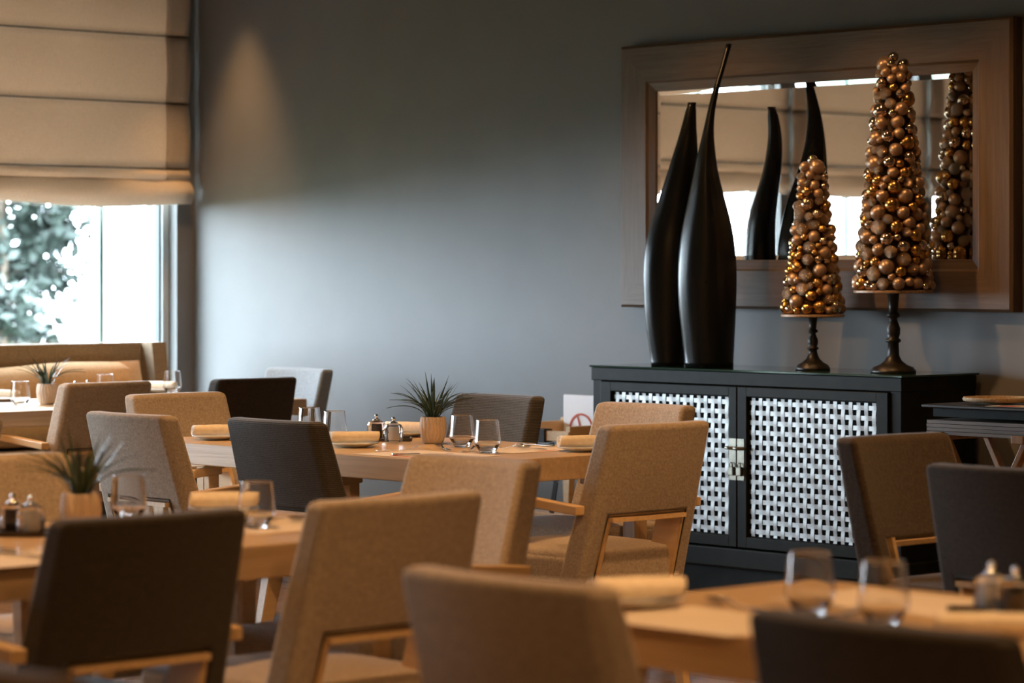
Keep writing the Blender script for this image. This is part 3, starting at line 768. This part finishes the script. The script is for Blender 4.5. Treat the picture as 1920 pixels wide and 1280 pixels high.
# potted grass
def leaf_mesh(L_, w_, droop, seed):
    r = random.Random(seed); bm = bmesh.new(); n = 9; prev = None
    for i in range(n+1):
        u = i/n; x = L_*(u*.42+droop*u*u*.55); z = L_*(u*.95-droop*u*u*.62); ww = w_*(1-u)**.7*(.55+1.2*u*(1-u)*2)/2+.0003
        sx = .06*L_*u*u*math.sin(seed)
        c = [bm.verts.new((x, sx-ww, z+.25*ww)), bm.verts.new((x, sx, z-.25*ww)), bm.verts.new((x, sx+ww, z+.25*ww)), bm.verts.new((x-.0012, sx, z-.25*ww-.0012))]
        if prev:
            for a, b in ((0, 1), (1, 2), (2, 3), (3, 0)): bm.faces.new((prev[a], prev[b], c[b], c[a]))
        prev = c
    return mesh(bm, M['leaf'], True, 'leaf')
LEAVES = [leaf_mesh(l*1.17, .0115, d, s) for s, (l, d) in enumerate([(.15, .10), (.155, .35), (.15, .65), (.145, .95), (.12, .45), (.10, .75)])]
def pot_mesh():
    def rf(r, z, a):
        if r < .005: return r
        e = ((a+.07*math.sin(z*95+1.7*math.sin(3*a)))*20/(2*PI)) % 1-.5
        return r*(1-.12*math.exp(-(e/.11)**2))
    bm = bmesh.new(); prof = [(.030, 0), (.036, .003), (.045, .025), (.0495, .055), (.047, .085), (.0435, .096), (.040, .096), (.040, .082), (.001, .081)]
    q = []
    for (r0, z0), (r1, z1) in zip(prof[:6], prof[1:6]):
        for s in range(4): q.append((r0+(r1-r0)*s/4, z0+(z1-z0)*s/4))
    lathe(bm, q+prof[5:], 200, rfun=rf); return mesh(bm, M['pot'], True, 'pot')
POT = pot_mesh()
bm = bmesh.new(); lathe(bm, [(.039, .081), (.039, .084), (.001, .087)], 20); SOIL = mesh(bm, M['soil'], True, 'soil')
def potted(p, label, seed, n=52, sc=1.0):
    r = random.Random(seed); t = thing('potted_grass', label, 'plant', p, r.uniform(0, 6), 'potted grass plants on the tables'); t.scale = (sc,)*3
    link('pot', POT, t); link('soil', SOIL, t)
    for i in range(n):
        k = min(int(abs(r.gauss(0, 2.2))), 5) if i > 22 else r.choice((1, 2, 2, 3, 3)); a = 2.399*i+r.uniform(-.3, .3); q = .002+.02*r.random()
        link('leaf', LEAVES[k], t, loc=(q*math.cos(a), q*math.sin(a), .083), rot=(0, r.uniform(-.15, .12), a), scale=(r.uniform(.85, 1.1),)*3)
# cutlery
def flat(bm, outline, z0=0, th=.0016, arch=None):
    k = len(outline); f = arch or (lambda x: 0)
    a = [bm.verts.new((x, y, z0+f(x))) for x, y in outline]; b = [bm.verts.new((x, y, z0+th+f(x))) for x, y in outline]
    for i in range(k): bm.faces.new((a[i], a[(i+1) % k], b[(i+1) % k], b[i]))
    bm.faces.new(a); bm.faces.new(b)
def handle(bm, x0, x1, arch):
    xs = [x0+(x1-x0)*i/10 for i in range(11)]; w = [interp(i/10, [0, .15, .6, 1], [.008, .009, .004, .003]) for i in range(11)]
    for i in range(10):
        flat(bm, [(xs[i], -w[i]), (xs[i+1], -w[i+1]), (xs[i+1], w[i+1]), (xs[i], w[i])], 0, .0022, arch)
def fork_mesh():
    ar = lambda x: .002+.012*max(0, min(1, (x-.02)/.05))*(1-max(0, (x-.06)/.05)); bm = bmesh.new(); handle(bm, -.09, .045, ar)
    for i in range(6):
        x0, x1 = .045+.005*i, .05+.005*i; w0, w1 = .003+.0015*i, .003+.0015*(i+1); flat(bm, [(x0, -w0), (x1, -w1), (x1, w1), (x0, w0)], 0, .0018, ar)
    for k in range(4):
        y = -.0095+.0063*k
        for i in range(4): x0, x1 = .075+.008*i, .083+.008*i; flat(bm, [(x0, y-.0018), (x1, y-.0015), (x1, y+.0015), (x0, y+.0018)], 0, .0018, ar)
    return mesh(bm, M['chrome'], False, 'metal')
def spoon_mesh():
    ar = lambda x: .002+.010*max(0, min(1, (x-.01)/.04)); bm = bmesh.new(); handle(bm, -.09, .05, ar)
    g = []
    for i in range(9):
        u = i/8; row_ = []
        for j in range(7):
            v = j/6*2-1; w = .019*math.sin(PI*min(1, u*.97+.03))**.6; row_.append(bm.verts.new((.045+.062*u, v*w, .013-.010*(1-v*v)*math.sin(PI*u))))
        g.append(row_)
    for i in range(8):
        for j in range(6): bm.faces.new((g[i][j], g[i+1][j], g[i+1][j+1], g[i][j+1]))
    return mesh(bm, M['chrome'], True, 'metal')
def knife_mesh():
    bm = bmesh.new(); box(bm, -.10, -.005, -.008, .008, 0.0005, .007, bev=.0025); flat(bm, [(-.006, -.006), (.08, -.011), (.105, -.007), (.115, .004), (.10, .009), (-.006, .007)], .002, .0018)
    return mesh(bm, M['chrome'], False, 'metal')
CUT = {'fork': fork_mesh(), 'spoon': spoon_mesh(), 'knife': knife_mesh()}
def cutlery(kind, p, ang, label):
    t = thing('table_'+kind, label, kind, p, math.radians(ang), 'cutlery on the tables'); link('metal', CUT[kind], t)
def placemat(p, ang, label, w=.42, d=.30, red=True):
    t = thing('placemat', label, 'placemat', p, math.radians(ang), 'paper placemats on the tables')
    obj('sheet', BX(-w/2, w/2, -d/2, d/2, .0003, .0012), M['paper'], t)
    if red: obj('printed_band', BX(-w*.12, w*.16, -d*.42, -d*.36, .0012, .0014), M['red_print'], t)
def on(px, py, dz=0.0005): p = at(px, py, TZ); return (p.x, p.y, TZ+dz)

# middle table
for q, (px, py) in enumerate([(580, 821), (627, 829), (866, 838), (914, 849)]):
    tumbler(on(px, py), ['clear tumbler further left of the mills, beside the charcoal chair', 'clear tumbler just left of the mills on the middle table',
                         'clear tumbler right beside the potted grass', 'clear tumbler nearest the front edge, right of the potted grass'][q])
napkin(on(405, 824), 62, 'rolled cream napkin at the left end of the middle table')
napkin(on(664, 838), 64, 'rolled cream napkin in front of the crystal mills')
napkin(on(1094, 846), 62, 'rolled cream napkin at the right end of the middle table')
napkin(on(762, 818), 20, 'rolled cream napkin hidden behind the pot and the mills')
mill_tray(on(722, 826), 48, 'dark tray under the mills on the middle table', .11, .19)
tz = .0058
mill(on(706, 825, tz), 'pepper', 'crystal pepper mill with dark filling on the middle table')
mill(on(738, 831, tz), 'salt', 'crystal salt mill with white filling on the middle table')
potted(on(812, 831), 'potted dark grass in a ribbed clay pot on the middle table', 2, 58)
placemat(on(800, 853), 0, 'paper placemat at the front edge of the middle table')
placemat(on(985, 843), 90, 'paper placemat at the right end of the middle table', .36, .26)
for kd, px, py, a, lb in (('knife', 790, 854, 62, 'steel knife lying on the front placemat of the middle table'), ('fork', 752, 846, 70, 'steel fork left on the front placemat of the middle table'),
                          ('spoon', 832, 843, 150, 'steel spoon below the potted grass'), ('fork', 880, 846, 120, 'steel fork behind the nearest tumbler'),
                          ('fork', 995, 842, 170, 'steel fork on the right placemat of the middle table'), ('knife', 1005, 836, 175, 'steel knife on the right placemat of the middle table'),
                          ('spoon', 945, 842, 20, 'steel spoon right of the nearest tumbler')):
    cutlery(kd, on(px, py, .0022), a, lb)
# left front table
tumbler(on(241, 976), 'blurred tumbler behind the big dark chair'); tumbler(on(481, 990), 'blurred tumbler right of the rolled napkin, left front table')
napkin(on(420, 962), 58, 'rolled cream napkin on the left front table')
mill_tray(on(38, 1003), 45, 'dark tray under the mills on the left front table', .11, .15)
mill(on(24, 1000, tz), 'pepper', 'blurred pepper mill at left on the left front table'); mill(on(58, 1004, tz), 'salt', 'blurred salt mill beside the blurred plant')
potted(on(152, 1000), 'blurred potted grass in a clay pot at the left', 7, 44)
placemat(on(540, 985), 90, 'paper placemat at the far end of the left front table', .42, .30); placemat(on(60, 1045), 90, 'paper placemat at the left edge of the picture')
cutlery('fork', on(50, 1037, .0022), 10, 'blurred fork at the left picture edge'); cutlery('knife', on(30, 1043, .0022), 8, 'blurred knife at the left picture edge')
cutlery('spoon', on(500, 980, .0022), 60, 'blurred spoon on the placemat behind the centre chair')
# right front table
tumbler(on(1519, 1152), 'blurred tumbler left of two on the right front table'); tumbler(on(1657, 1172), 'blurred tumbler right of two on the right front table')
napkin(on(1195, 1137), 60, 'rolled cream napkin at the left end of the right front table')
napkin(on(1850, 1195), 40, 'rolled cream napkin at the right picture edge', False)
placemat(on(1330, 1165), 0, 'paper placemat on the right front table, left', .36, .28, False); placemat(on(1690, 1130), 0, 'paper placemat on the right front table, far side', .42, .28, False)
mill_tray(on(1880, 1155), 40, 'dark tray under the mills at the right picture edge', .11, .19)
mill(on(1860, 1150, tz), 'salt', 'blurred salt mill left of two on the right front table'); mill(on(1905, 1160, tz), 'pepper', 'blurred pepper mill right of two on the right front table')
for kd, px, py, a, lb in (('spoon', 1390, 1143, 170, 'blurred spoon glinting on the right front table'), ('fork', 1580, 1145, 30, 'blurred fork between the two blurred tumblers'), ('knife', 1560, 1160, 100, 'blurred knife in front of the blurred tumblers')):
    cutlery(kd, on(px, py, .0022), a, lb)
# bench table
tumbler(on(38, 761), 'tumbler left of the plant on the bench table'); tumbler(on(197, 745), 'tumbler showing above the chair at the bench table'); tumbler(on(323, 738), 'tumbler at the far end of the bench table')
potted(on(88, 758), 'potted grass in a pale ribbed pot on the bench table', 11, 26)
mill(on(141, 752, tz), 'pepper', 'pepper mill showing above the chair at the bench table'); mill(on(164, 750, tz), 'salt', 'salt mill showing above the chair at the bench table')
mill_tray(on(152, 751), 45, 'dark tray under the mills on the bench table')
napkin(on(2, 752), 30, 'rolled cream napkin at the left edge, bench table'); napkin(on(300, 735), 30, 'rolled cream napkin at the far end of the bench table')
placemat(on(40, 768), 90, 'paper placemat on the bench table', .42, .30, False)
cutlery('fork', on(5, 768, .0022), 20, 'fork at the left edge of the bench table')

# ------------------------------------------------------------------ high chair by the cabinet
hy = -.40; hx = on_y(1060, hy+.14)+.165
t = thing('high_chair', 'wooden child high chair with a white back board left of the cabinet', 'high chair', (hx, hy, 0))
for sx in (-1, 1):
    for sy in (-1, 1): obj('leg', bar(bmesh.new(), (sx*.195, sy*.17, .665 if sy < 0 else .70), (sx*.212, sy*.22, 0), (.035, .035), (.035, .035), bev=.004), M['honey'], t)
    obj('side_rail', bar(bmesh.new(), (sx*.205, -.20, .66), (sx*.205, .20, .66), (.028, .05), (.028, .05), bev=.004), M['honey'], t)
    obj('stretcher', bar(bmesh.new(), (sx*.205, -.20, .20), (sx*.205, .20, .20), (.025, .035), (.025, .035)), M['honey'], t)
obj('front_rail', bar(bmesh.new(), (-.215, -.19, .64), (.215, -.19, .64), (.03, .045), (.03, .045), bev=.004), M['honey'], t)
obj('footrest', BX(-.22, .22, -.22, -.10, .28, .30, bev=.003), M['honey'], t)
obj('seat', BX(-.20, .20, -.16, .16, .50, .52, bev=.004), M['honey'], t)
zt_ = zpx((hx+.1, hy+.17), 742); zb_ = zpx((hx+.1, hy+.17), 836)
bd = obj('back_board', BX(-.175, .175, .135, .15, zb_, zt_, bev=.006), M['white_plastic'], t)
bm = bmesh.new(); cc = Vector((-.055, .132, zb_+(zt_-zb_)*.28)); n = 40
ra = [[bm.verts.new(cc+Vector((q*math.cos(2*PI*i/n), d, q*math.sin(2*PI*i/n)))) for i in range(n)] for q, d in ((.080, 0), (.071, 0), (.071, .003), (.080, .003))]
for k in range(4):
    for i in range(n): bm.faces.new((ra[k][i], ra[k][(i+1) % n], ra[(k+1) % 4][(i+1) % n], ra[(k+1) % 4][i]))
obj('red_ring_print', bm, M['red_print'], bd)
obj('red_bar_print', bar(bmesh.new(), cc+Vector((-.022, .0012, .064)), cc+Vector((.018, .0012, -.05)), (.008, .0028), (.008, .0028), up=(0, 1, 0)), M['red_print'], bd)
bm = bmesh.new(); box(bm, .02, .07, -.216, -.164, .61, .67, bev=.004); obj('strap_loop', bm, M['strap'], t)
bm = bmesh.new()
bar(bm, (.10, -.20, .61), (.13, -.20, .44), (.03, .006), (.03, .006), up=(0, 1, 0)); bar(bm, (.13, -.20, .44), (.10, -.20, .30), (.025, .006), (.025, .006), up=(0, 1, 0))
obj('strap', bm, M['strap'], t)

# ------------------------------------------------------------------ folding tray stand at the right
sp = CAM+FW*10.75+RT*((1728-960)/F*10.75); z_top = H-(757-HOR)*10.75/F
t = thing('tray_stand', 'folding tray stand with dark top and crossed wooden legs, right edge', 'stand', (sp.x, sp.y, 0))
TL, TW = .50, .34
obj('tray_top', BX(0, TL, 0, TW, z_top-.012, z_top, bev=.003), M['tray'], t)
obj('tray_skirt', BX(.03, TL-.03, .03, TW-.03, z_top-.045, z_top-.012), M['black_paint'], t)
bm = bmesh.new()
for k in range(4): box(bm, .015, TL-.015, .012-.002*(k % 2), TW-.012, z_top-.056-.0135*(k+1), z_top-.0575-.0135*k)
obj('grooved_rail', bm, M['rail'], t)
zr = z_top-.112
for yy in (.05, TW-.05):
    obj('leg', bar(bmesh.new(), (.07, yy, zr), (TL-.02, yy, 0), (.032, .022), (.032, .022), bev=.003), M['rust_wood'], t)
    obj('leg', bar(bmesh.new(), (TL-.07, yy+.026, zr), (.02, yy+.026, 0), (.032, .022), (.032, .022), bev=.003), M['rust_wood'], t)
for xx in (.065, TL-.065): obj('hinge_block', BX(xx-.028, xx+.028, .0, TW, zr-.018, zr+.012, bev=.004), M['rust_wood'], t)
wp = (sp.x+.22, sp.y+.17, z_top+.001)
t = thing('wicker_plate', 'round wicker plate lying on the tray stand', 'plate', wp)
bm = bmesh.new()
for q in range(7): tube(bm, [((.02+.017*q)*math.cos(a), (.02+.017*q)*math.sin(a), .006+.0022*q) for a in [2*PI*i/40 for i in range(41)]], .0085, 6)
obj('coil', bm, M['wicker'], t, True)
t = thing('leaflet', 'cream leaflet with red print on the tray stand', 'leaflet', (sp.x+.38, sp.y+.075, z_top+.001), .2)
obj('sheet', BX(-.10, .10, -.06, .06, 0, .0015), M['paper'], t); obj('printed_band', BX(-.06, .02, -.06, .0, .0015, .0018), M['red_print'], t)
